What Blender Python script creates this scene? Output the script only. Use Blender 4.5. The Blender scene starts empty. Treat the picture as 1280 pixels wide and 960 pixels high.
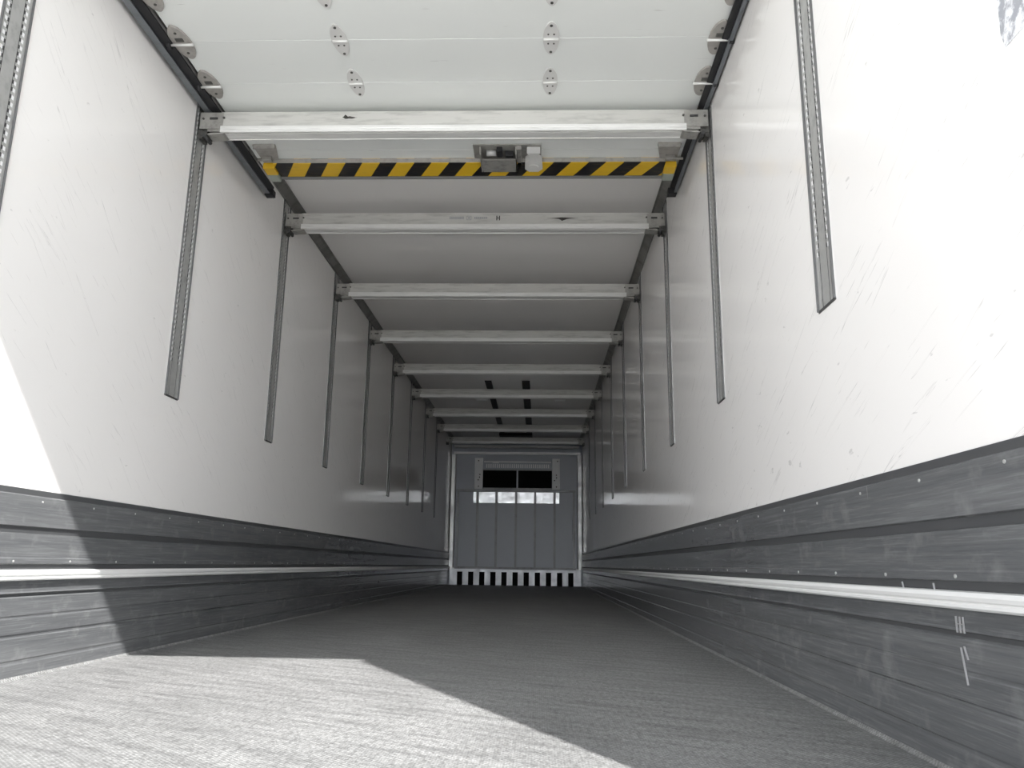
import bpy, math, random
from mathutils import Vector, Matrix
random.seed(7)
SC = bpy.context.scene
COL = SC.collection

# ------------------------------------------------------------------ camera
F_PX, PITCH, YAW, ROLL = 992.4, .2241, -.036, .0139
CAM = Vector((1.6605, 0, .3735))
cd = bpy.data.cameras.new('camera'); cam = bpy.data.objects.new('camera', cd); COL.objects.link(cam)
cd.sensor_fit = 'HORIZONTAL'; cd.sensor_width = 36; cd.lens = 36 * F_PX / 1280; cd.clip_end = 300; cd.clip_start = .02
fw = Vector((math.sin(YAW) * math.cos(PITCH), math.cos(YAW) * math.cos(PITCH), math.sin(PITCH)))
rt = Vector((math.cos(YAW), -math.sin(YAW), 0)); up = rt.cross(fw)
r2 = rt * math.cos(ROLL) + up * math.sin(ROLL); u2 = up * math.cos(ROLL) - rt * math.sin(ROLL)
M3 = Matrix((r2, u2, -fw)).transposed()
cam.matrix_world = Matrix.Translation(CAM) @ M3.to_4x4()
SC.camera = cam

# ------------------------------------------------------------------ light
w = bpy.data.worlds.new('sky'); SC.world = w; w.use_nodes = True
wn = w.node_tree.nodes; wl = w.node_tree.links
bg = wn['Background']; bg.inputs['Strength'].default_value = 2.6
tc = wn.new('ShaderNodeTexCoord'); sx = wn.new('ShaderNodeSeparateXYZ'); rp = wn.new('ShaderNodeValToRGB')
wl.new(tc.outputs['Generated'], sx.inputs[0]); wl.new(sx.outputs['Z'], rp.inputs[0]); wl.new(rp.outputs[0], bg.inputs['Color'])
cr = rp.color_ramp.elements          # bright hazy horizon, deeper overhead
cr[0].position = 0; cr[0].color = (.95, .975, 1.0, 1)
cr[1].position = .95; cr[1].color = (.16, .19, .24, 1)
q = cr.new(.12); q.color = (.78, .81, .85, 1)
q = cr.new(.40); q.color = (.33, .345, .37, 1)
# sky strength shaped: raised behind the camera, cut sideways, to even the interior light
mr = wn.new('ShaderNodeMapRange'); mr.interpolation_type = 'SMOOTHSTEP'
mr.inputs['From Min'].default_value = .45; mr.inputs['From Max'].default_value = .98; mr.inputs['To Min'].default_value = .30; mr.inputs['To Max'].default_value = 1.12
ny = wn.new('ShaderNodeMath'); ny.operation = 'MULTIPLY'; ny.inputs[1].default_value = -1
wl.new(sx.outputs['Y'], ny.inputs[0]); wl.new(ny.outputs[0], mr.inputs['Value'])
ms = wn.new('ShaderNodeMath'); ms.operation = 'MULTIPLY'; ms.inputs[1].default_value = 3.0
wl.new(mr.outputs[0], ms.inputs[0]); wl.new(ms.outputs[0], bg.inputs['Strength'])
sd = bpy.data.lights.new('sun', 'SUN'); sun = bpy.data.objects.new('sun', sd); COL.objects.link(sun)
sd.energy = 3.9; sd.angle = math.radians(.6); sd.color = (1.0, .985, .96)
sun.rotation_euler = Vector((-.546, 1, -1.03)).to_track_quat('-Z', 'Y').to_euler()
sun.location = (6, -8, 9)
vs = SC.view_settings
SC.display_settings.display_device = 'sRGB'
vs.view_transform = 'Standard'; vs.look = 'None'; vs.gamma = 1; vs.use_curve_mapping = False
vs.exposure = 1.62
SC.cycles.max_bounces = 20; SC.cycles.diffuse_bounces = 14; SC.cycles.glossy_bounces = 10

# ------------------------------------------------------------------ dimensions
W, H, YB, Y0 = 2.46, 2.71, 14.95, .66
PY = [2.134 + 1.311 * k for k in range(10)]        # wall tracks

# ------------------------------------------------------------------ materials
def mat(name, col, rough=.5, metal=0, spec=.5):
    m = bpy.data.materials.new(name); m.use_nodes = True
    b = m.node_tree.nodes['Principled BSDF']
    b.inputs['Base Color'].default_value = (*col, 1); b.inputs['Roughness'].default_value = rough
    b.inputs['Metallic'].default_value = metal; b.inputs['Specular IOR Level'].default_value = spec
    return m
class NT:
    def __init__(s, m): s.m = m; s.t = m.node_tree; s.b = s.t.nodes['Principled BSDF']
    def n(s, kind, **kw):
        o = s.t.nodes.new('ShaderNode' + kind)
        for k, v in kw.items(): setattr(o, k, v)
        return o
    def l(s, a, b): s.t.links.new(a, b)
    def coord(s, scale=(1, 1, 1), rot=(0, 0, 0), loc=(0, 0, 0)):
        c = s.n('TexCoord'); mp = s.n('Mapping'); s.l(c.outputs['Object'], mp.inputs[0])
        mp.inputs['Scale'].default_value = scale; mp.inputs['Rotation'].default_value = rot; mp.inputs['Location'].default_value = loc
        return mp.outputs[0]
    def rot_scale(s, rot, scale):            # rotate first, stretch afterwards
        a = s.coord((1, 1, 1), rot); mp = s.n('Mapping'); s.l(a, mp.inputs[0]); mp.inputs['Scale'].default_value = scale
        return mp.outputs[0]
    def noise(s, vec, scale=1, detail=4, rough=.6):
        o = s.n('TexNoise'); s.l(vec, o.inputs['Vector']); o.inputs['Scale'].default_value = scale
        o.inputs['Detail'].default_value = detail; o.inputs['Roughness'].default_value = rough
        return o.outputs['Fac']
    def ramp(s, fac, pts):
        o = s.n('ValToRGB'); s.l(fac, o.inputs[0]); e = o.color_ramp.elements
        while len(e) < len(pts): e.new(.5)
        for q, (p, c) in zip(e, pts): q.position = p; q.color = (*(c if hasattr(c, '__len__') else (c, c, c)), 1)
        return o.outputs[0]
    def math(s, op, a, b=None, c=None):
        o = s.n('Math', operation=op)
        for i, v in enumerate((a, b, c)):
            if v is None: continue
            if isinstance(v, (int, float)): o.inputs[i].default_value = v
            else: s.l(v, o.inputs[i])
        return o.outputs[0]
    def mix(s, fac, a, b, blend='MIX'):
        o = s.n('Mix', data_type='RGBA', blend_type=blend)
        for i, v in ((0, fac), (6, a), (7, b)):
            if isinstance(v, (int, float)): o.inputs[i].default_value = v if i == 0 else (v, v, v, 1)
            elif isinstance(v, tuple): o.inputs[i].default_value = (*v, 1)
            else: s.l(v, o.inputs[i])
        return o.outputs[2]
    def base(s, c): s.l(c, s.b.inputs['Base Color'])
    def bump(s, h, strength=.3, dist=.002):
        o = s.n('Bump'); s.l(h, o.inputs['Height']); o.inputs['Strength'].default_value = strength; o.inputs['Distance'].default_value = dist
        s.l(o.outputs[0], s.b.inputs['Normal'])

def panel_mat(name, col, ang, amount=1.0, rough=.2, spec=.5):
    m = mat(name, col, rough, 0, spec); t = NT(m)
    dark = tuple(c * .42 for c in col)
    # scratches: stretched noise, two directions, broken up by a patchy mask
    def scr(a, sc, lo, hi, seed):
        v = t.rot_scale((a, 0, 0), (1, sc[0], sc[1]))
        q = t.noise(v, 1, 2, .5)
        band = t.ramp(q, [(lo, 0), (lo + .012, 1), (hi, 1), (hi + .012, 0)])
        mk = t.noise(t.coord((1, 2.2, 2.2), loc=(seed, seed, 0)), 1.6, 3, .6)
        return t.math('MULTIPLY', band, t.ramp(mk, [(.42, 0), (.56, 1)]))
    s1 = scr(ang, (1.6, 60), .665, .682, 3.1)
    s2 = scr(ang * .72, (2.6, 90), .66, .675, 8.7)
    s3 = t.ramp(t.noise(t.coord((1, 9, 24), rot=(ang * .5, 0, 0)), 1.4, 3, .6), [(.70, 0), (.74, .75)])
    f = t.math('MINIMUM', t.math('ADD', t.math('ADD', s1, s2), s3), 1)
    cl = t.noise(t.coord((1, 1, 1)), 1.3, 4, .55)
    base = t.mix(t.ramp(cl, [(.3, 0), (.75, .5)]), col, tuple(c * .94 for c in col))
    t.base(t.mix(t.math('MULTIPLY', f, .55 * amount), base, dark))
    t.bump(t.noise(t.coord((1, 1, 1)), 220, 2, .5), .03, .0004)
    t.l(t.ramp(cl, [(.3, rough * .85), (.7, rough * 1.3)]), t.b.inputs['Roughness'])
    return m
WALL_L = panel_mat('white_panel_left', (.905, .884, .866), .75, .75, .08)
WALL_R = panel_mat('white_panel_right', (.905, .884, .866), .50, .95, .08)
CEIL = mat('ceiling_panel', (.905, .884, .866), .2)
DOORW = mat('door_white', (.80, .82, .80), .3)
t = NT(DOORW); sc_ = t.ramp(t.noise(t.coord((3, 30, 1)), 1.2, 3, .6), [(.70, 0), (.74, .5)])
t.base(t.mix(sc_, (.80, .82, .80), (.35, .35, .33)))

def kick_mat():
    m = mat('scuffed_kick_plate', (.1, .105, .11), .38, .0, .5); t = NT(m)
    a = t.noise(t.coord((1, .9, 26)), 1, 5, .65)                    # long streaks along the wall
    b = t.noise(t.coord((1, 4.0, 160)), 1, 5, .72)
    c = t.noise(t.coord((1, 9, 12)), 1, 4, .6)
    col = t.ramp(a, [(.25, (.095, .098, .103)), (.52, (.125, .128, .133)), (.8, (.165, .168, .172))])
    col = t.mix(t.ramp(b, [(.52, 0), (.76, .6)]), col, (.25, .255, .26))
    col = t.mix(t.ramp(b, [(.24, .55), (.46, 0)]), col, (.06, .06, .065))
    col = t.mix(t.ramp(c, [(.56, 0), (.76, .35)]), col, (.3, .3, .3))
    v = t.noise(t.coord((1, 34, 2.2)), 1, 3, .6)                     # short upright knocks
    col = t.mix(t.ramp(v, [(.735, 0), (.76, .7)]), col, (.42, .42, .42))
    t.base(col)
    t.l(t.ramp(a, [(.3, .09), (.7, .22)]), t.b.inputs['Roughness'])
    t.bump(b, .05, .0005)
    return m
KICK = kick_mat()
KGROOVE = mat('kick_groove', (.07, .072, .075), .4)

def floor_mat():
    m = mat('grip_floor', (.2, .2, .2), .55, 0, .5); t = NT(m)
    big = t.noise(t.coord((1, .5, 1)), 1.6, 5, .6)
    st = t.noise(t.rot_scale((0, 0, .5), (3, 26, 1)), 1, 4, .65)
    st2 = t.noise(t.rot_scale((0, 0, 2.3), (4, 40, 1)), 1, 3, .6)
    g = t.n('TexWave', wave_type='BANDS', bands_direction='X'); t.l(t.rot_scale((0, 0, .785), (1, 1, 1)), g.inputs['Vector']); g.inputs['Scale'].default_value = 38
    g2 = t.n('TexWave', wave_type='BANDS', bands_direction='Y'); t.l(t.rot_scale((0, 0, .785), (1, 1, 1)), g2.inputs['Vector']); g2.inputs['Scale'].default_value = 38
    gg = t.math('MAXIMUM', g.outputs['Fac'], g2.outputs['Fac'])
    col = t.ramp(big, [(.3, (.29, .293, .288)), (.7, (.42, .423, .416))])
    col = t.mix(t.ramp(st, [(.42, 0), (.68, .75)]), col, (.13, .13, .13))
    col = t.mix(t.ramp(st2, [(.5, 0), (.72, .75)]), col, (.27, .27, .262))
    col = t.mix(t.ramp(gg, [(.45, .6), (.95, 0)]), col, (.10, .10, .10))
    md = t.noise(t.coord((70, 26, 1)), 1, 4, .7)
    col = t.mix(t.ramp(md, [(.34, .55), (.52, 0)]), col, (.085, .085, .083))
    col = t.mix(t.ramp(md, [(.54, 0), (.72, .4)]), col, (.33, .33, .325))
    fine = t.noise(t.coord((1, 1, 1)), 130, 3, .7)
    col = t.mix(t.ramp(fine, [(.32, .75), (.58, 0)]), col, (.08, .08, .08))
    t.base(col)
    t.bump(t.math('ADD', gg, fine), .35, .001)
    return m
FLOOR = floor_mat()

def metal_mat(name, col, rough, metal=.8, grime=.35, stretch=(4, 4, 4)):
    m = mat(name, col, rough, metal); t = NT(m)
    a = t.noise(t.coord(stretch), 2.5, 5, .65)
    t.base(t.mix(t.ramp(a, [(.48, 0), (.72, grime)]), col, tuple(c * .35 for c in col)))
    t.l(t.ramp(a, [(.3, rough * .8), (.7, rough * 1.4)]), t.b.inputs['Roughness'])
    return m
ALU = metal_mat('worn_aluminium', (.80, .80, .78), .38, .25, .3, (2, 20, 20))
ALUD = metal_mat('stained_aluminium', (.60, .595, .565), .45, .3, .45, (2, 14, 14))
ZINC = metal_mat('galvanised_steel', (.50, .50, .49), .46, .55, .4, (6, 6, 6))
ZHOLE = mat('slot_backing', (.85, .85, .85), .5)
ZDARK = mat('slot_shadow', (.05, .05, .05), .6)
STEEL = metal_mat('dull_steel', (.42, .41, .385), .45, .5, .5, (8, 8, 8))
DSTEEL = metal_mat('dark_steel', (.11, .108, .10), .5, .5, .4, (8, 8, 8))
COVE = metal_mat('corner_profile', (.24, .235, .22), .4, .5, .5, (1, 3, 1))
BLACK = mat('black_rubber', (.018, .018, .02), .6)
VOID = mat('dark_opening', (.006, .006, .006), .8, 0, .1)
TRACKG = metal_mat('door_track_grey', (.22, .235, .25), .35, .6, .3, (1, 4, 1))
HINGE = metal_mat('hinge_steel', (.42, .40, .375), .5, .3, .3, (12, 12, 12))
PLATE = mat('pale_grey_plate', (.66, .655, .64), .45)
WHITE = mat('white_coated', (.80, .80, .79), .35)
GREYP = mat('grey_front_panel', (.45, .47, .51), .4)
SLAT = metal_mat('bulkhead_slat', (.34, .34, .345), .4, .1, .4, (6, 6, 3))
BRITE = metal_mat('bare_aluminium', (.66, .67, .69), .46, .65, .12, (5, 5, 5))
CHROME = metal_mat('polished_post', (.62, .62, .61), .40, .45, .15, (3, 3, 3))
EVAP = mat('unit_casing', (.86, .855, .84), .4)
YEL = mat('yellow_paint', (.80, .50, .03), .45)
ASPH = mat('yard_paving', (.5, .49, .47), .9)
t = NT(ASPH); t.base(t.ramp(t.noise(t.coord((1, 1, 1)), 6, 5, .6), [(.3, (.68, .675, .66)), (.7, (.78, .77, .75))]))
EXT = mat('outer_skin', (.8, .8, .8), .4)

def hazard_mat():
    m = mat('hazard_stripes', (.8, .5, .02), .4); t = NT(m)
    c = t.n('TexCoord'); s = t.n('SeparateXYZ'); t.l(c.outputs['Object'], s.inputs[0])
    # object space of the bar: x across the trailer, y along it
    v = t.math('ADD', s.outputs['X'], t.math('MULTIPLY', s.outputs['Y'], HZ_LEAN))
    q = t.math('FRACT', t.math('DIVIDE', t.math('SUBTRACT', v, HZ_PHASE), HZ_PITCH))
    f = t.ramp(q, [(.0, 0), (.485, 0), (.495, 1), (.99, 1)])
    col = t.mix(f, (.012, .012, .014), (.80, .50, .025))
    sm = t.noise(t.coord((6, 30, 1)), 2, 4, .6)
    t.base(t.mix(t.ramp(sm, [(.55, 0), (.8, .35)]), col, (.3, .22, .06)))
    return m
HZ_LEAN, HZ_PHASE, HZ_PITCH = .52, -1.082, .1895
HAZ = hazard_mat()

# ------------------------------------------------------------------ mesh helpers
class MB:
    def __init__(s): s.v = []; s.f = []; s.mi = []; s.sm = []
    def add(s, vs_, fs, mi=0, smooth=False):
        o = len(s.v); s.v += [tuple(p) for p in vs_]; s.f += [tuple(i + o for i in f) for f in fs]; s.mi += [mi] * len(fs); s.sm += [smooth] * len(fs)
        return s
    def box(s, x0, x1, y0, y1, z0, z1, mi=0, c=0):
        if c:      # chamfered along its longest axis and ends: build as nested prism
            d = [x1 - x0, y1 - y0, z1 - z0]; ax = d.index(max(d))
            if ax == 0: pr = [(y0 + c, z0), (y1 - c, z0), (y1, z0 + c), (y1, z1 - c), (y1 - c, z1), (y0 + c, z1), (y0, z1 - c), (y0, z0 + c)]; return s.prism(pr, 'x', x0, x1, mi)
            if ax == 1: pr = [(x0 + c, z0), (x1 - c, z0), (x1, z0 + c), (x1, z1 - c), (x1 - c, z1), (x0 + c, z1), (x0, z1 - c), (x0, z0 + c)]; return s.prism(pr, 'y', y0, y1, mi)
            pr = [(x0 + c, y0), (x1 - c, y0), (x1, y0 + c), (x1, y1 - c), (x1 - c, y1), (x0 + c, y1), (x0, y1 - c), (x0, y0 + c)]; return s.prism(pr, 'z', z0, z1, mi)
        return s.add([(x, y, z) for z in (z0, z1) for y in (y0, y1) for x in (x0, x1)],
                     [(0, 2, 3, 1), (4, 5, 7, 6), (0, 1, 5, 4), (2, 6, 7, 3), (0, 4, 6, 2), (1, 3, 7, 5)], mi)
    def prism(s, pts, axis, a, b, mi=0, smooth=False):
        n = len(pts)
        def P(p, t_): return {'x': (t_, p[0], p[1]), 'y': (p[0], t_, p[1]), 'z': (p[0], p[1], t_)}[axis]
        vs_ = [P(p, a) for p in pts] + [P(p, b) for p in pts]
        fs = [(i, (i + 1) % n, n + (i + 1) % n, n + i) for i in range(n)]
        s.add(vs_, fs, mi, smooth); o = len(s.v) - 2 * n
        s.f += [tuple(o + i for i in reversed(range(n))), tuple(o + n + i for i in range(n))]; s.mi += [mi, mi]; s.sm += [False, False]
        return s
    def cyl(s, c, r, h, axis='z', n=16, mi=0, r1=None):
        r1 = r if r1 is None else r1; vs_ = []
        for k, rr in ((0, r), (1, r1)):
            for i in range(n):
                a = 2 * math.pi * i / n; p, q = rr * math.cos(a), rr * math.sin(a); t_ = k * h
                d = {'z': (p, q, t_), 'x': (t_, p, q), 'y': (p, t_, q)}[axis]; vs_.append((c[0] + d[0], c[1] + d[1], c[2] + d[2]))
        s.add(vs_, [(i, (i + 1) % n, n + (i + 1) % n, n + i) for i in range(n)], mi, True)
        o = len(s.v) - 2 * n
        s.f += [tuple(o + i for i in reversed(range(n))), tuple(o + n + i for i in range(n))]; s.mi += [mi, mi]; s.sm += [False, False]
        return s
    def build(s, name, mats, parent=None, loc=(0, 0, 0)):
        me = bpy.data.meshes.new(name); me.from_pydata(s.v, [], s.f)
        for m in (mats if isinstance(mats, (list, tuple)) else [mats]): me.materials.append(m)
        me.polygons.foreach_set('material_index', s.mi); me.polygons.foreach_set('use_smooth', s.sm)
        import bmesh
        b = bmesh.new(); b.from_mesh(me); bmesh.ops.recalc_face_normals(b, faces=b.faces); b.to_mesh(me); b.free(); me.update()
        o = bpy.data.objects.new(name, me); COL.objects.link(o); o.location = loc
        if parent: o.parent = parent
        return o
def tag(o, label=None, cat=None, group=None, kind=None):
    for k, v in (('label', label), ('category', cat), ('group', group), ('kind', kind)):
        if v: o[k] = v
    return o
def empty(name, loc, rz=0):
    o = bpy.data.objects.new(name, None); COL.objects.link(o); o.location = loc; o.rotation_euler = (0, 0, rz); o.empty_display_size = .1
    return o
def copy_tree(o, parent=None):
    c = o.copy(); COL.objects.link(c); c.parent = parent
    for ch in list(o.children): copy_tree(ch, c)
    return c
def struct(mb, name, mats): return tag(mb.build(name, mats), kind='structure')

# ------------------------------------------------------------------ the box body
struct(MB().box(-40, 45, -60, 60, -1.35, -1.25), 'ground', ASPH)
struct(MB().box(0, W, .55, YB, -.08, 0), 'floor', FLOOR)
struct(MB().box(-.07, 0, .60, YB + .1, -.08, H + .08), 'wall_left', WALL_L)
struct(MB().box(W, W + .07, .60, YB + .1, -.08, H + .08), 'wall_right', WALL_R)
struct(MB().box(0, W, Y0, YB + .1, H, H + .08), 'ceiling', CEIL)
struct(MB().box(0, W, YB, YB + .1, -.08, H), 'wall_front', GREYP)
# rear door frame: two steel jambs; the roof edge is the header
fr = MB().box(0, .051, .60, .66, 0, H).box(W - .051, W, .60, .66, 0, H)
struct(fr, 'trim_1', EXT)

# kick plates with lips, grooves and rivets
def kick(side):
    mb = MB(); d = lambda t_: t_ if side == 'left' else W - t_
    T = [(0, .010), (.045, .010), (.05, .0075), (.056, .0075), (.060, .010), (.125, .010), (.129, .0065), (.136, .0065), (.140, .010), (.185, .010), (.189, .008), (.193, .008), (.196, .010),
         (.250, .010), (.254, .005), (.262, .005), (.265, .012), (.270, .010), (.300, .010), (.338, .010), (.340, .005), (.354, .005), (.357, .012), (.372, .012), (.376, .009),
         (.450, .009), (.452, .003), (.472, .003), (.475, .010), (.570, .010), (.574, .006), (.592, .006), (.594, .0)]
    pts = [(d(0), 0)] + [(d(t_), z) for z, t_ in T]
    ys = [.662, YB - .001]
    n = len(pts)
    for i in range(n - 1):
        a, b = pts[i], pts[i + 1]
        za, zb = a[1], b[1]; rec = i > 0 and max(T[i - 1][1], T[min(i, len(T) - 1)][1]) <= .0061 and zb > za
        mb.add([(a[0], ys[0], za), (a[0], ys[1], za), (b[0], ys[1], zb), (b[0], ys[0], zb)], [(0, 1, 2, 3)], 1 if rec else 0)
    mb.add([(p[0], ys[0], p[1]) for p in pts], [tuple(range(n))], 0)
    y = .95
    while y < YB - .2:      # rivets
        mb.cyl((d(.011) - (0 if side == 'left' else .003), y, .364), .004, .003, 'x', 8, 2)
        mb.cyl((d(.009) - (0 if side == 'left' else .003), y + .11, .556), .0035, .003, 'x', 8, 2)
        y += .31
    return struct(mb, 'baseboard_' + side, [KICK, KGROOVE, ZINC])
kick('left'); kr = kick('right')
# white protective rail let into each kick plate, hollow nose with a groove
def rail(name, side):
    d = (lambda t_: t_) if side == 'left' else (lambda t_: W - t_)
    pr = [(d(.008), .303), (d(.022), .305), (d(.026), .309), (d(.026), .314), (d(.023), .316), (d(.023), .318), (d(.028), .321), (d(.030), .328), (d(.026), .336), (d(.008), .338)]
    struct(MB().prism(pr, 'y', .662, YB - .04), name, WHITE)
rail('trim_2', 'left'); rail('trim_3', 'right')
# floor edge fillets
for i, s in enumerate(('left', 'right')):
    x = (lambda v: v) if s == 'left' else (lambda v: W - v)
    struct(MB().prism([(x(.009), .0), (x(.018), .0), (x(.009), .010)], 'y', .662, YB - .03), 'trim_%d' % (4 + i), FLOOR)
# roof corner profiles: sloping cove with a lip each side
for i, s in enumerate(('left', 'right')):
    x = (lambda v: v) if s == 'left' else (lambda v: W - v)
    pr = [(x(0), H), (x(0), H - .05), (x(.007), H - .05), (x(.010), H - .040), (x(.040), H - .012), (x(.052), H - .009), (x(.052), H)]
    struct(MB().prism(pr, 'y', Y0 + .01, YB - .001), 'trim_%d' % (6 + i), COVE)

# ------------------------------------------------------------------ wall tracks
def make_track():
    root = empty('lashing_track', (0, PY[0], 1.09))
    L = H - .05 - 1.09; mb = MB(); hw = .0655
    # flush strip: flat centre web, shallow bead either side, thin edges, closed foot
    pr = [(0, -hw), (.0012, -hw), (.0016, -.050), (.0008, -.048), (.0008, -.028), (.0016, -.026), (.0016, .026), (.0008, .028), (.0008, .048), (.0016, .050), (.0012, hw), (0, hw)]
    mb.prism(pr, 'z', .0, L)
    mb.box(0, .0026, -hw, hw, -.004, .004, 1)
    for sgn in (-1, 1):
        a, b = sorted((sgn * .0600, sgn * .0655)); mb.box(.0, .0080, a, b, 0, L, 3, .0015)  # edge beads coloured dark, standing in for the shade of a recessed track
        a, b = sorted((sgn * .0285, sgn * .0275)); mb.box(.0012, .0020, a, b, 0, L, 1)
        for k in range(int((L - .16) / .025)):
            z = .16 + k * .025
            a, b = sorted((sgn * .047, sgn * .036)); mb.box(.0010, .0018, a, b, z, z + .013, 2)
            a, b = sorted((sgn * .036, sgn * .029)); mb.box(.0010, .0017, a, b, z, z + .013, 1)
    body = mb.build('rail_strip', [ZINC, ZDARK, ZHOLE, mat('track_edge_shade', (.11, .11, .11), .5, .3)], root)
    return root
ORD = ['nearest', 'second', 'third', 'fourth', 'fifth', 'sixth', 'seventh', 'eighth', 'ninth', 'tenth']
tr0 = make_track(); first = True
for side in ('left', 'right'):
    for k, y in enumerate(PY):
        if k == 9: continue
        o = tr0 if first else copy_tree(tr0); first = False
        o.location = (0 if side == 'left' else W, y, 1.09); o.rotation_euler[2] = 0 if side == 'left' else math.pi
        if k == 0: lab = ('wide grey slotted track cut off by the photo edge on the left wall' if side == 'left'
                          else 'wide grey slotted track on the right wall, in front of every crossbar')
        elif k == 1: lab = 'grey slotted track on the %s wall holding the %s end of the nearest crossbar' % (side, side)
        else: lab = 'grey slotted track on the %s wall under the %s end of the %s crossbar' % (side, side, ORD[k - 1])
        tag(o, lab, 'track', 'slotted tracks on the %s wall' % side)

# ------------------------------------------------------------------ crossbars
BH, BD = .110, .076
def make_beam():
    root = empty('crossbar', (0, 0, 0))                      # origin: left wall, beam centre line, underside
    h, d = BH, BD / 2
    pr = [(-d - .004, .002), (-d - .002, 0), (-d + .004, 0), (-d + .004, .012), (-d + .018, .012), (-d + .018, .001), (d - .012, .001), (d - .010, .003), (d - .007, .003), (d - .006, 0), (d, 0),
          (d, h - .003), (d - .003, h), (-d + .003, h), (-d, h - .003), (-d, .040), (-d - .001, .037), (-d - .001, .034), (-d - .004, .032), (-d - .004, .020), (-d - .0028, .018), (-d - .0028, .015), (-d - .004, .013)]
    mb = MB().prism(pr, 'x', .115, W - .115)
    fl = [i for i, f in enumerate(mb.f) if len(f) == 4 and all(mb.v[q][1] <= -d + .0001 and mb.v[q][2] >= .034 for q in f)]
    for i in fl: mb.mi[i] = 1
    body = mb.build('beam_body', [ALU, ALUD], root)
    for sgn in (0, 1):
        X = (lambda v: v) if sgn == 0 else (lambda v: W - v)
        def bx(mb, a, b, *r): a, b = sorted((X(a), X(b))); return mb.box(a, b, *r)
        mb = MB()
        # sleeve: hollow end head, a little slimmer than the beam, flared to the wall
        bx(mb, .020, .15, -d + .004, -d + .008, .008, h - .006)
        bx(mb, .020, .15, d - .008, d - .004, .008, h - .006)
        bx(mb, .020, .15, -d + .004, d - .004, h - .010, h - .006)
        bx(mb, .060, .15, -d + .004, d - .004, .006, .010)
        pr = [(X(.012), -d + .002), (X(.125), -d + .002), (X(.125), -d - .001), (X(.012), -d - .001)]
        mb.prism(pr, 'z', .020, h - .004)
        e = mb.build('end_fitting', STEEL, root)
        sl = MB(); bx(sl, .060, .098, -d - .0055, -d - .0011, h * .62, h * .62 + .010)
        sl.build('slot', ZDARK, e)
        for bx_x, bz in ((.028, .66), (.128, .70)): MB().cyl((X(bx_x), -d - .005, h * bz), .0055, .005, 'y', 10).build('bolt', DSTEEL, e)
        # claw block that grips the wall track and its release lever
        c = MB()
        bx(c, .008, .050, -.034, .034, -.010, .030, 0, .004)
        bx(c, .008, .028, -.030, -.010, -.026, -.008)
        bx(c, .008, .028, .010, .030, -.026, -.008)
        c.build('claw', DSTEEL, root)
        lv = MB().prism([(X(.050), -.006), (X(.060), -.012), (X(.125), -.006), (X(.135), -.001), (X(.070), -.0005)], 'y', -.036, .03)
        lv.build('release_lever', STEEL, root)
        pn = MB().cyl((X(.040), -.044, -.016), .009, .08, 'y', 10); pn.build('pin', ZDARK, root)
    return root
bm0 = make_beam()
blab = ['nearest white crossbar, hung lowest, right in front of the yellow and black striped door edge',
        'second crossbar from the camera, with small printed marks, just past the striped door edge',
        'third crossbar from the camera, next one behind the printed crossbar',
        'fourth crossbar from the camera, between the third and fifth under the roof',
        'fifth crossbar from the camera, halfway down the trailer roof',
        'sixth crossbar from the camera, first one with black ceiling strips showing above it',
        'seventh crossbar from the camera, dim, across the black ceiling strips',
        'eighth crossbar from the camera, dim, last but one before the end wall',
        'farthest crossbar, dim grey, close in front of the end wall']
beams = []
for k in range(9):
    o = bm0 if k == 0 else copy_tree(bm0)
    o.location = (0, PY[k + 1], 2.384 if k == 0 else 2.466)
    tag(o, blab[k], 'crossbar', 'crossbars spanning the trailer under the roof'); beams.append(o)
# marks on the faces of the first two bars
def mark(parent, rects, m, name='print_mark'):
    mb = MB()
    for x0, x1, z0, z1 in rects: mb.box(x0, x1, -BD / 2 - .0006, -BD / 2 - .0001, z0, z1)
    return mb.build(name, m, parent)
INK = mat('grey_ink', (.33, .34, .36), .6); SMUT = mat('black_scuff', (.06, .055, .05), .7)
rx = []
for k in range(11): x = 1.075 + k * .0085; rx.append((x, x + .0055, .066, .084))
rx += [(1.185, 1.215, .060, .063), (1.185, 1.215, .086, .089), (1.185, 1.188, .060, .089), (1.212, 1.215, .060, .089), (1.194, 1.206, .070, .079)]
for k in range(10): x = 1.235 + k * .0085; rx.append((x, x + .0055, .068, .082))
mark(beams[1], rx, INK)
mark(beams[1], [(1.375, 1.382, .058, .090), (1.392, 1.399, .058, .090), (1.375, 1.399, .072, .077)], SMUT)
def smudge(parent, cx, cz, wd, ht, m, n=9):
    mb = MB(); yy = -BD / 2 - .0004
    up_ = [(cx - wd / 2 + wd * i / n, yy, cz + ht / 2 * math.sin(math.pi * i / n) ** 2 * random.uniform(.5, 1) + .0006) for i in range(n + 1)]
    dn = [(cx - wd / 2 + wd * i / n, yy, cz - ht / 2 * math.sin(math.pi * i / n) ** 2 * random.uniform(.5, 1) - .0006) for i in range(n + 1)]
    mb.add(up_ + dn, [(i, i + 1, n + 2 + i, n + 1 + i) for i in range(n)]); return mb.build('scuff', m, parent)
smudge(beams[0], .74, .075, .07, .018, SMUT); smudge(beams[0], .72, .078, .03, .030, SMUT, 5)
smudge(beams[1], 1.80, .072, .20, .014, SMUT); smudge(beams[1], 1.80, .066, .05, .028, SMUT, 5)

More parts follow.
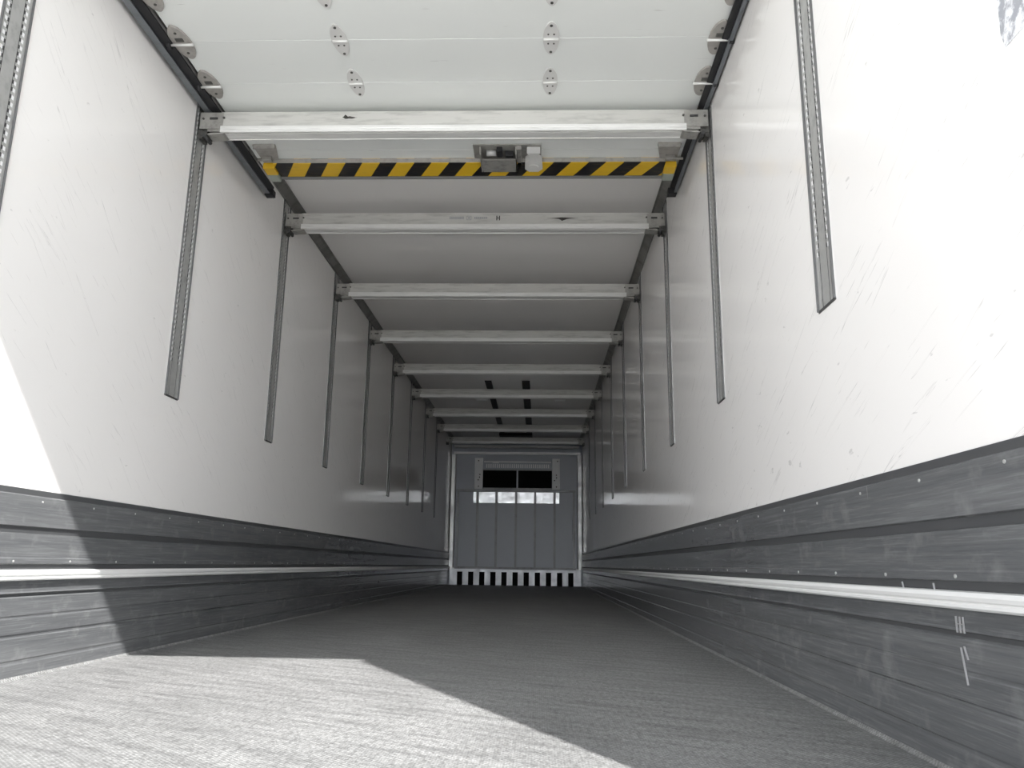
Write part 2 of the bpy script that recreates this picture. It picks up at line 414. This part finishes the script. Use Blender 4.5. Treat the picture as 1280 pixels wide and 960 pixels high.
# ------------------------------------------------------------------ overhead door, pushed back under the roof
ZD = 2.53
door = tag(empty('door_1', (W / 2, 2.6, ZD)), 'white sectional overhead door lying open under the roof above the nearest crossbar', 'door', kind='structure')
def dpart(mb, name, mats, parent=None):
    o = mb.build(name, mats, parent or door)
    if parent is None: o.matrix_parent_inverse = Matrix.Translation(-door.location)
    return o
seams = [1.095 + .305 * k for k in range(10)]          # 1.095 ... 3.84
for k in range(9):
    a, b = seams[k] + .0009, seams[k + 1] - .0009
    x0, x1 = .104, W - .045
    mb = MB().prism([(a, ZD + .0015), (a + .001, ZD), (b - .001, ZD), (b, ZD + .0015), (b, ZD + .04), (a, ZD + .04)], 'x', x0, x1)
    dpart(mb, 'door_panel', DOORW)
# last panel: end panel and the striped bottom bar
dpart(MB().box(.104, W - .045, 3.842, 4.14, ZD, ZD + .04), 'door_panel', DOORW)
hm = MB().box(-1.06, 1.08, -.085, .068, -.014, .016, 0, .003)
for i, f in enumerate(hm.f):
    if len(f) == 4 and all(hm.v[q][1] < -.0849 for q in f): hm.mi[i] = 1
hb = dpart(hm, 'striped_bar', [HAZ, HINGE]); hb.matrix_parent_inverse = Matrix(); hb.location = (1.245 - W / 2 + .005, 4.012 - 2.6, -.016)
dpart(MB().box(.13, W - .07, 4.087, 4.105, 2.494, 2.524, 0, .003), 'rubber_seal', mat('grey_rubber', (.2, .2, .2), .6))
# oval hinges over the seams
def oval(cx, cy, hw, hl, th, mi=0, n=26, mb=None):
    mb = mb or MB(); pts = []
    for i in range(n):
        a = 2 * math.pi * i / n; c, s = math.cos(a), math.sin(a)
        pts.append((cx + hw * math.copysign(abs(c) ** 1.15, c), cy + hl * math.copysign(abs(s) ** .95, s)))
    return mb.prism(pts, 'z', ZD - th, ZD - .0005, mi)
for k in range(3, 8):
    y = seams[k + 2] - .305 * 1 if False else 1.095 + .305 * (k)
    for x in (.806, 1.699):
        h_ = dpart(oval(x, y, .034, .105, .005), 'hinge', PLATE)
        for dy in (-.085, .085): dpart(MB().cyl((x, y + dy, ZD - .0085), .0060, .004, 'z', 10), 'screw', DSTEEL, None).parent = h_
        for dy in (-.030, .030):
            for dx in (-.012, .012): dpart(MB().cyl((x + dx, y + dy, ZD - .0075), .004, .003, 'z', 8), 'screw', DSTEEL, None).parent = h_
        b = MB().cyl((x - .032, y, ZD - .008), .005, .064, 'x', 10); dpart(b, 'hinge_pin', ALU, None).parent = h_
    for x, sg in ((.128, -1), (W - .064, 1)):
        h_ = dpart(oval(x, y, .042, .108, .010), 'edge_hinge', HINGE)
        dpart(MB().cyl((x - .05, y, ZD - .018), .006, .10, 'x', 12), 'roller_shaft', ALU, None).parent = h_
        dpart(MB().cyl((x + sg * .052 - .008, y, ZD - .018), .017, .016, 'x', 16), 'roller', BLACK, None).parent = h_
        dpart(MB().box(x - .016, x + .016, y - .034, y - .012, ZD - .014, ZD - .009, 0, .002), 'bracket', DSTEEL, None).parent = h_
        for dy in (-.065, .065): dpart(MB().cyl((x, y + dy, ZD - .013), .006, .004, 'z', 10), 'screw', DSTEEL, None).parent = h_
for o in list(door.children):
    for ch in o.children:
        ch.matrix_parent_inverse = Matrix()       # children share the door's own space through their hinge
# bottom corner plates with cable anchor, each side of the striped bar
for sg, x in ((1, .135), (-1, W - .075)):
    X = lambda v: x + sg * v
    p = dpart(MB().prism([(X(-.005), 3.775), (X(.115), 3.775), (X(.115), 3.795), (X(.085), 3.93), (X(-.005), 3.96)], 'z', ZD - .008, ZD - .001).box(min(X(0), X(.115)), max(X(0), X(.115)), 3.772, 3.780, ZD - .026, ZD), 'corner_plate', HINGE)
    q = dpart(MB().cyl((X(.012) - .03, 3.90, ZD - .022), .008, .075, 'x', 12).box(min(X(.01), X(.06)), max(X(.01), X(.06)), 3.885, 3.915, ZD - .030, ZD - .008, 0, .003), 'roller_bracket', STEEL)
    q = dpart(MB().box(min(X(-.008), X(.055)), max(X(-.008), X(.055)), 3.955, 4.03, ZD - .045, ZD - .010, 0, .004), 'yellow_end_cap', YEL)
    q = dpart(MB().box(min(X(-.008), X(.050)), max(X(-.008), X(.050)), 4.03, 4.10, ZD - .050, ZD - .010, 0, .004), 'end_bumper', mat('green_grey_plastic', (.36, .40, .35), .5))
# centre lock: back plate, handle housing, spring cylinder, bolt cover
lk = dpart(MB().box(1.30, 1.66, 3.78, 3.925, ZD - .006, ZD - .0005, 0, .002), 'lock_plate', STEEL)
for mb, nm, m in (
    (MB().prism([(1.335, 3.86), (1.345, 3.99), (1.53, 3.99), (1.53, 3.86)], 'z', ZD - .052, ZD - .044).box(1.335, 1.341, 3.80, 3.99, ZD - .052, ZD - .006).box(1.524, 1.53, 3.80, 3.99, ZD - .052, ZD - .006), 'lock_cover', STEEL),
    (MB().cyl((1.37, 3.835, ZD - .024), .016, .05, 'x', 14), 'lock_cylinder', CHROME),
    (MB().box(1.425, 1.455, 3.80, 3.86, ZD - .035, ZD - .006, 0, .004).box(1.47, 1.51, 3.84, 3.87, ZD - .035, ZD - .006, 0, .004), 'latch_block', BLACK),
    (MB().box(1.53, 1.555, 3.79, 3.97, ZD - .030, ZD - .006, 0, .004), 'guide_bar', STEEL),
    (MB().prism([(1.585, 3.80), (1.655, 3.80), (1.640, 3.83), (1.640, 3.87), (1.665, 3.90), (1.668, 3.97), (1.645, 4.00), (1.595, 4.00), (1.572, 3.97), (1.575, 3.90), (1.600, 3.87), (1.600, 3.83)], 'z', ZD - .046, ZD - .008).cyl((1.62, 3.945, ZD - .052), .026, .008, 'z', 18), 'turn_handle', PLATE)):
    o = dpart(mb, nm, m, None); o.parent = lk; o.matrix_parent_inverse = Matrix()
lk_fix = lk
# door tracks hung along both roof corners
for side in ('left', 'right'):
    d = (lambda v: v) if side == 'left' else (lambda v: W - v)
    root = tag(empty('door_track', (d(.05), 2.6, ZD - .02)), ('dark grey door track with black channel along the left roof corner, beside the open door' if side == 'left'
        else 'dark grey door track with black channel along the right roof corner, beside the open door'), 'track', 'door tracks along the roof corners')
    inv = Matrix.Translation(-root.location)
    o1, ie = (.006, .030)
    x_out, WG, WB = (.022, .032, .036) if side == 'left' else (.009, .018, .026)
    pr = [(d(x_out), ZD - .03), (d(x_out), ZD + .06), (d(x_out + .004), ZD + .06), (d(x_out + .004), ZD - .026), (d(x_out + WG), ZD - .026), (d(x_out + WG), ZD - .03)]
    a = MB().prism(pr, 'y', 1.05, 4.33).build('channel', TRACKG, root); a.matrix_parent_inverse = inv
    pr = [(d(x_out + WG), ZD - .022), (d(x_out + WG), ZD - .012), (d(x_out + WG + WB), ZD - .008), (d(x_out + WG + WB), ZD - .018)]
    a = MB().prism(pr, 'y', 1.05, 4.25).build('roller_groove', BLACK, root); a.matrix_parent_inverse = inv
    a = MB().box(min(d(x_out), d(x_out + .05)), max(d(x_out), d(x_out + .05)), 4.285, 4.335, ZD - .036, ZD + .0).build('end_stop', BLACK, root); a.matrix_parent_inverse = inv
    hx = sorted((d(0), d(x_out + .012)))
    for y in (1.5, 2.75, 4.05):
        a = MB().box(hx[0], hx[1], y, y + .04, ZD + .02, H - .02).build('hanger', STEEL, root); a.matrix_parent_inverse = inv

# ------------------------------------------------------------------ end wall
# cross profiles under the roof
struct(MB().box(.05, W - .05, YB - .10, YB, 2.53, 2.575, 0, .004), 'trim_8', ALU)
struct(MB().box(.04, W - .03, YB - .04, YB, 2.41, 2.455, 0, .004), 'trim_9', ALU)
# polished corner posts
for s in ('left', 'right'):
    d = (lambda v: v) if s == 'left' else (lambda v: W - v)
    pts = [(d(.011), YB - .001), (d(.011), YB - .088), (d(.016), YB - .092), (d(.070), YB - .090)] + [(d(.070 + .026 * math.sin(a * math.pi / 12)), YB - .064 - .026 * math.cos(a * math.pi / 12)) for a in range(1, 7)] + [(d(.096), YB - .001)]
    root = tag(empty('corner_post', (d(.05), YB - .04, .30)), 'rounded silver post up the %s corner of the grey end wall' % s, 'post', 'silver corner posts of the end wall')
    a = MB().prism(pts, 'z', .315, 2.40).build('post_cover', CHROME, root); a.matrix_parent_inverse = Matrix.Translation(-root.location)
    bx_ = sorted((d(.01), d(.115)))
    a = MB().box(bx_[0], bx_[1], YB - .105, YB - .001, .296, .314).build('foot_plate', ALU, root); a.matrix_parent_inverse = Matrix.Translation(-root.location)
# bulkhead lattice: seven uprights below one rail
YF = YB - .10
root = tag(empty('bulkhead_frame', (W / 2, YF, .30)), 'dark grey frame of seven upright slats standing before the end wall', 'frame')
inv = Matrix.Translation(-root.location)
for x in (.145, .512, .865, 1.23, 1.585, 1.945, 2.30):
    mb = MB().box(x - .020, x + .020, YF - .004, YF, .30, 1.70).box(x - .020, x - .015, YF, YF + .035, .30, 1.70).box(x + .015, x + .020, YF, YF + .035, .30, 1.70)
    a = mb.build('slat', SLAT, root); a.matrix_parent_inverse = inv
a = MB().box(.115, 2.335, YF - .008, YF + .03, 1.70, 1.745, 0, .004).build('top_rail', SLAT, root); a.matrix_parent_inverse = inv
a = MB().box(.115, 2.335, YF - .006, YF + .03, .298, .335, 0, .004).build('bottom_rail', SLAT, root); a.matrix_parent_inverse = inv
for x in (.145, 1.23, 2.30):
    a = MB().box(x - .015, x + .015, YF + .03, YB, 1.705, 1.735).build('standoff', SLAT, root); a.matrix_parent_inverse = inv
# cooling unit
YE = YB - .09
root = tag(empty('cooling_unit', (1.24, YE, 1.50)), 'cooling unit with twin black air opening in a pale frame on the end wall', 'cooling unit')
inv = Matrix.Translation(-root.location)
def ep(mb, n, m, par=None):
    a = mb.build(n, m, par or root)
    if par is None: a.matrix_parent_inverse = inv
    return a
ep(MB().box(.60, 1.90, YE + .02, YB, 2.105, 2.33).box(.60, 1.90, YE + .06, YB, 1.76, 2.105), 'housing', GREYP)
fl = ep(MB().box(.445, .60, YE, YB, 1.75, 2.33, 0, .006), 'side_panel', EVAP)
frr = ep(MB().box(1.90, 2.045, YE, YB, 1.75, 2.33, 0, .006), 'side_panel', EVAP)
for par, x in ((fl, .52), (frr, 1.97)):
    for z in (1.80, 1.92, 1.97, 2.02, 2.28): ep(MB().cyl((x + random.uniform(-.03, .03), YE - .004, z), .012, .005, 'y', 8), 'screw', SMUT, par)
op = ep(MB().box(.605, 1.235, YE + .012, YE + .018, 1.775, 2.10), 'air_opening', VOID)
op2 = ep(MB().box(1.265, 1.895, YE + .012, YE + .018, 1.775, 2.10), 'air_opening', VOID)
for par, xa in ((op, .605), (op2, 1.265)):
    g = MB()
    for k in range(1, 12): g.box(xa + .63 * k / 12 - .002, xa + .63 * k / 12 + .002, YE + .006, YE + .011, 1.775, 2.10)
    for k in range(1, 4): g.box(xa, xa + .63, YE + .005, YE + .010, 1.775 + .325 * k / 4 - .002, 1.775 + .325 * k / 4 + .002)
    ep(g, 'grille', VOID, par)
ep(MB().box(1.235, 1.265, YE + .002, YE + .02, 1.76, 2.11), 'divider', GREYP)
ep(MB().box(.60, 1.90, YE + .004, YE + .02, 2.10, 2.125).box(.60, 1.90, YE + .004, YE + .02, 1.755, 1.776), 'opening_rim', SLAT)
g = MB()
for k in range(30): x = .66 + k * .040; g.box(x, x + .022, YE + .010, YE + .019, 2.15, 2.22)
ep(g, 'vent_louvres', EVAP)
ep(MB().box(.62, 1.88, YE + .010, YE + .02, 2.25, 2.275).box(.78, .90, YE + .006, YE + .02, 2.235, 2.275), 'cover_strip', EVAP)
ep(MB().box(.43, 2.035, YB - .03, YB - .001, 1.495, 1.715, 0, .004), 'white_guide_plate', metal_mat('bright_guide_plate', (.88, .89, .90), .36, .8, .1, (5, 5, 5)))
# slotted white skirting at the end wall
root = tag(empty('slotted_skirting', (W / 2, YB - .04, 0)), 'white skirting with eleven black upright slots along the foot of the end wall', 'skirting')
inv = Matrix.Translation(-root.location)
mb = MB(); ya, yb = YB - .062, YB - .05
mb.box(.035, W - .035, ya, yb, .245, .292).box(.035, W - .035, ya - .006, ya, .280, .292).box(.035, W - .035, yb, YB - .002, .285, .292)
e = [.035]
for k in range(11): e += [.166 + k * .2029, .166 + k * .2029 + .098]
e.append(W - .035)
for i in range(0, len(e), 2): mb.box(e[i], e[i + 1], ya, yb, .002, .245)
a = mb.build('slotted_face', BRITE, root); a.matrix_parent_inverse = inv
a = MB().box(.035, W - .035, YB - .012, YB - .006, .002, .28).build('dark_backing', VOID, root); a.matrix_parent_inverse = inv
a = MB().box(.02, W - .02, ya - .004, ya + .004, 0, .010).build('foot_seal', BLACK, root); a.matrix_parent_inverse = inv

# ------------------------------------------------------------------ ceiling fittings in the dark far half
for i, (x0, x1) in enumerate(((.94, 1.03), (1.425, 1.53))):
    tag(MB().prism([(x0, H), (x0 + .006, H - .018), (x1 - .006, H - .018), (x1, H)], 'y', 10.05, 14.15).build('ceiling_strip', BLACK),
        '%s of the two long black strips along the far ceiling' % ('left' if i == 0 else 'right'), 'strip', 'black strips along the far ceiling')
tag(MB().box(.93, 1.53, 14.18, 14.62, H - .05, H, 0, .012).build('ceiling_box', BLACK), 'flat black box on the ceiling where the two black strips end', 'box')
tag(MB().box(.93, 1.86, 11.88, 11.92, H - .035, H - .018, 0, .004).build('ceiling_crosspiece', BLACK), 'thin black crosspiece over the two black ceiling strips', 'bar')
for i, x in enumerate((.82, 1.95)):
    root = tag(empty('ceiling_lamp', (x, 11.2, H)), 'small pale unlit lamp on the far ceiling %s of the black strips' % ('left' if i == 0 else 'right'), 'lamp', 'small pale lamps on the far ceiling')
    MB().box(-.085, .085, -.05, .05, -.018, 0, 0, .005).build('lamp_base', PLATE, root)
    MB().box(-.07, .07, -.036, .036, -.026, -.018, 0, .004).build('lamp_lens', WHITE, root)

# pale gouges knocked into the right plate beside the rail
mb = MB()
for pts in ([(1.585, .290, 1.585, .262)], [(1.572, .290, 1.572, .262)], [(1.560, .290, 1.560, .262)], [(1.585, .277, 1.560, .277)], [(1.578, .235, 1.566, .17)], [(1.566, .238, 1.556, .215)], [(1.66, .350, 1.655, .326)], [(1.80, .350, 1.79, .326)]):
    for y0, z0, y1, z1 in pts:
        mb.box(W - .0142, W - .011, min(y0, y1) - .0012, max(y0, y1) + .0012, min(z0, z1) - .0008, max(z0, z1) + .0008) if y0 == y1 or z0 == z1 else \
            mb.prism([(y0 - .001, z0), (y0 + .001, z0), (y1 + .001, z1), (y1 - .001, z1)], 'x', W - .0142, W - .011)
mb.build('gouge_marks', mat('bare_gouge', (.30, .30, .30), .5), kr)
# ------------------------------------------------------------------ worn sticker on the right wall
m = mat('worn_sticker', (.6, .6, .62), .6); t = NT(m)
t.base(t.ramp(t.noise(t.coord((1, 1, 1)), 42, 4, .6), [(.44, (.33, .34, .37)), (.56, (.72, .73, .75))]))
tag(MB().add([(W - .0012, 1.165, 1.255), (W - .0012, 1.232, 1.255), (W - .0012, 1.240, 1.285), (W - .0012, 1.234, 1.42), (W - .0012, 1.06, 1.42), (W - .0012, 1.06, 1.20), (W - .0012, 1.12, 1.235),
              (W - .0002, 1.165, 1.255), (W - .0002, 1.232, 1.255), (W - .0002, 1.240, 1.285), (W - .0002, 1.234, 1.42), (W - .0002, 1.06, 1.42), (W - .0002, 1.06, 1.20), (W - .0002, 1.12, 1.235)],
             [tuple(range(7)), tuple(range(7, 14))] + [(i, (i + 1) % 7, 7 + (i + 1) % 7, 7 + i) for i in range(7)]).build('worn_sticker', m),
    'worn grey mottled sticker high on the right wall at the photo corner', 'sticker')
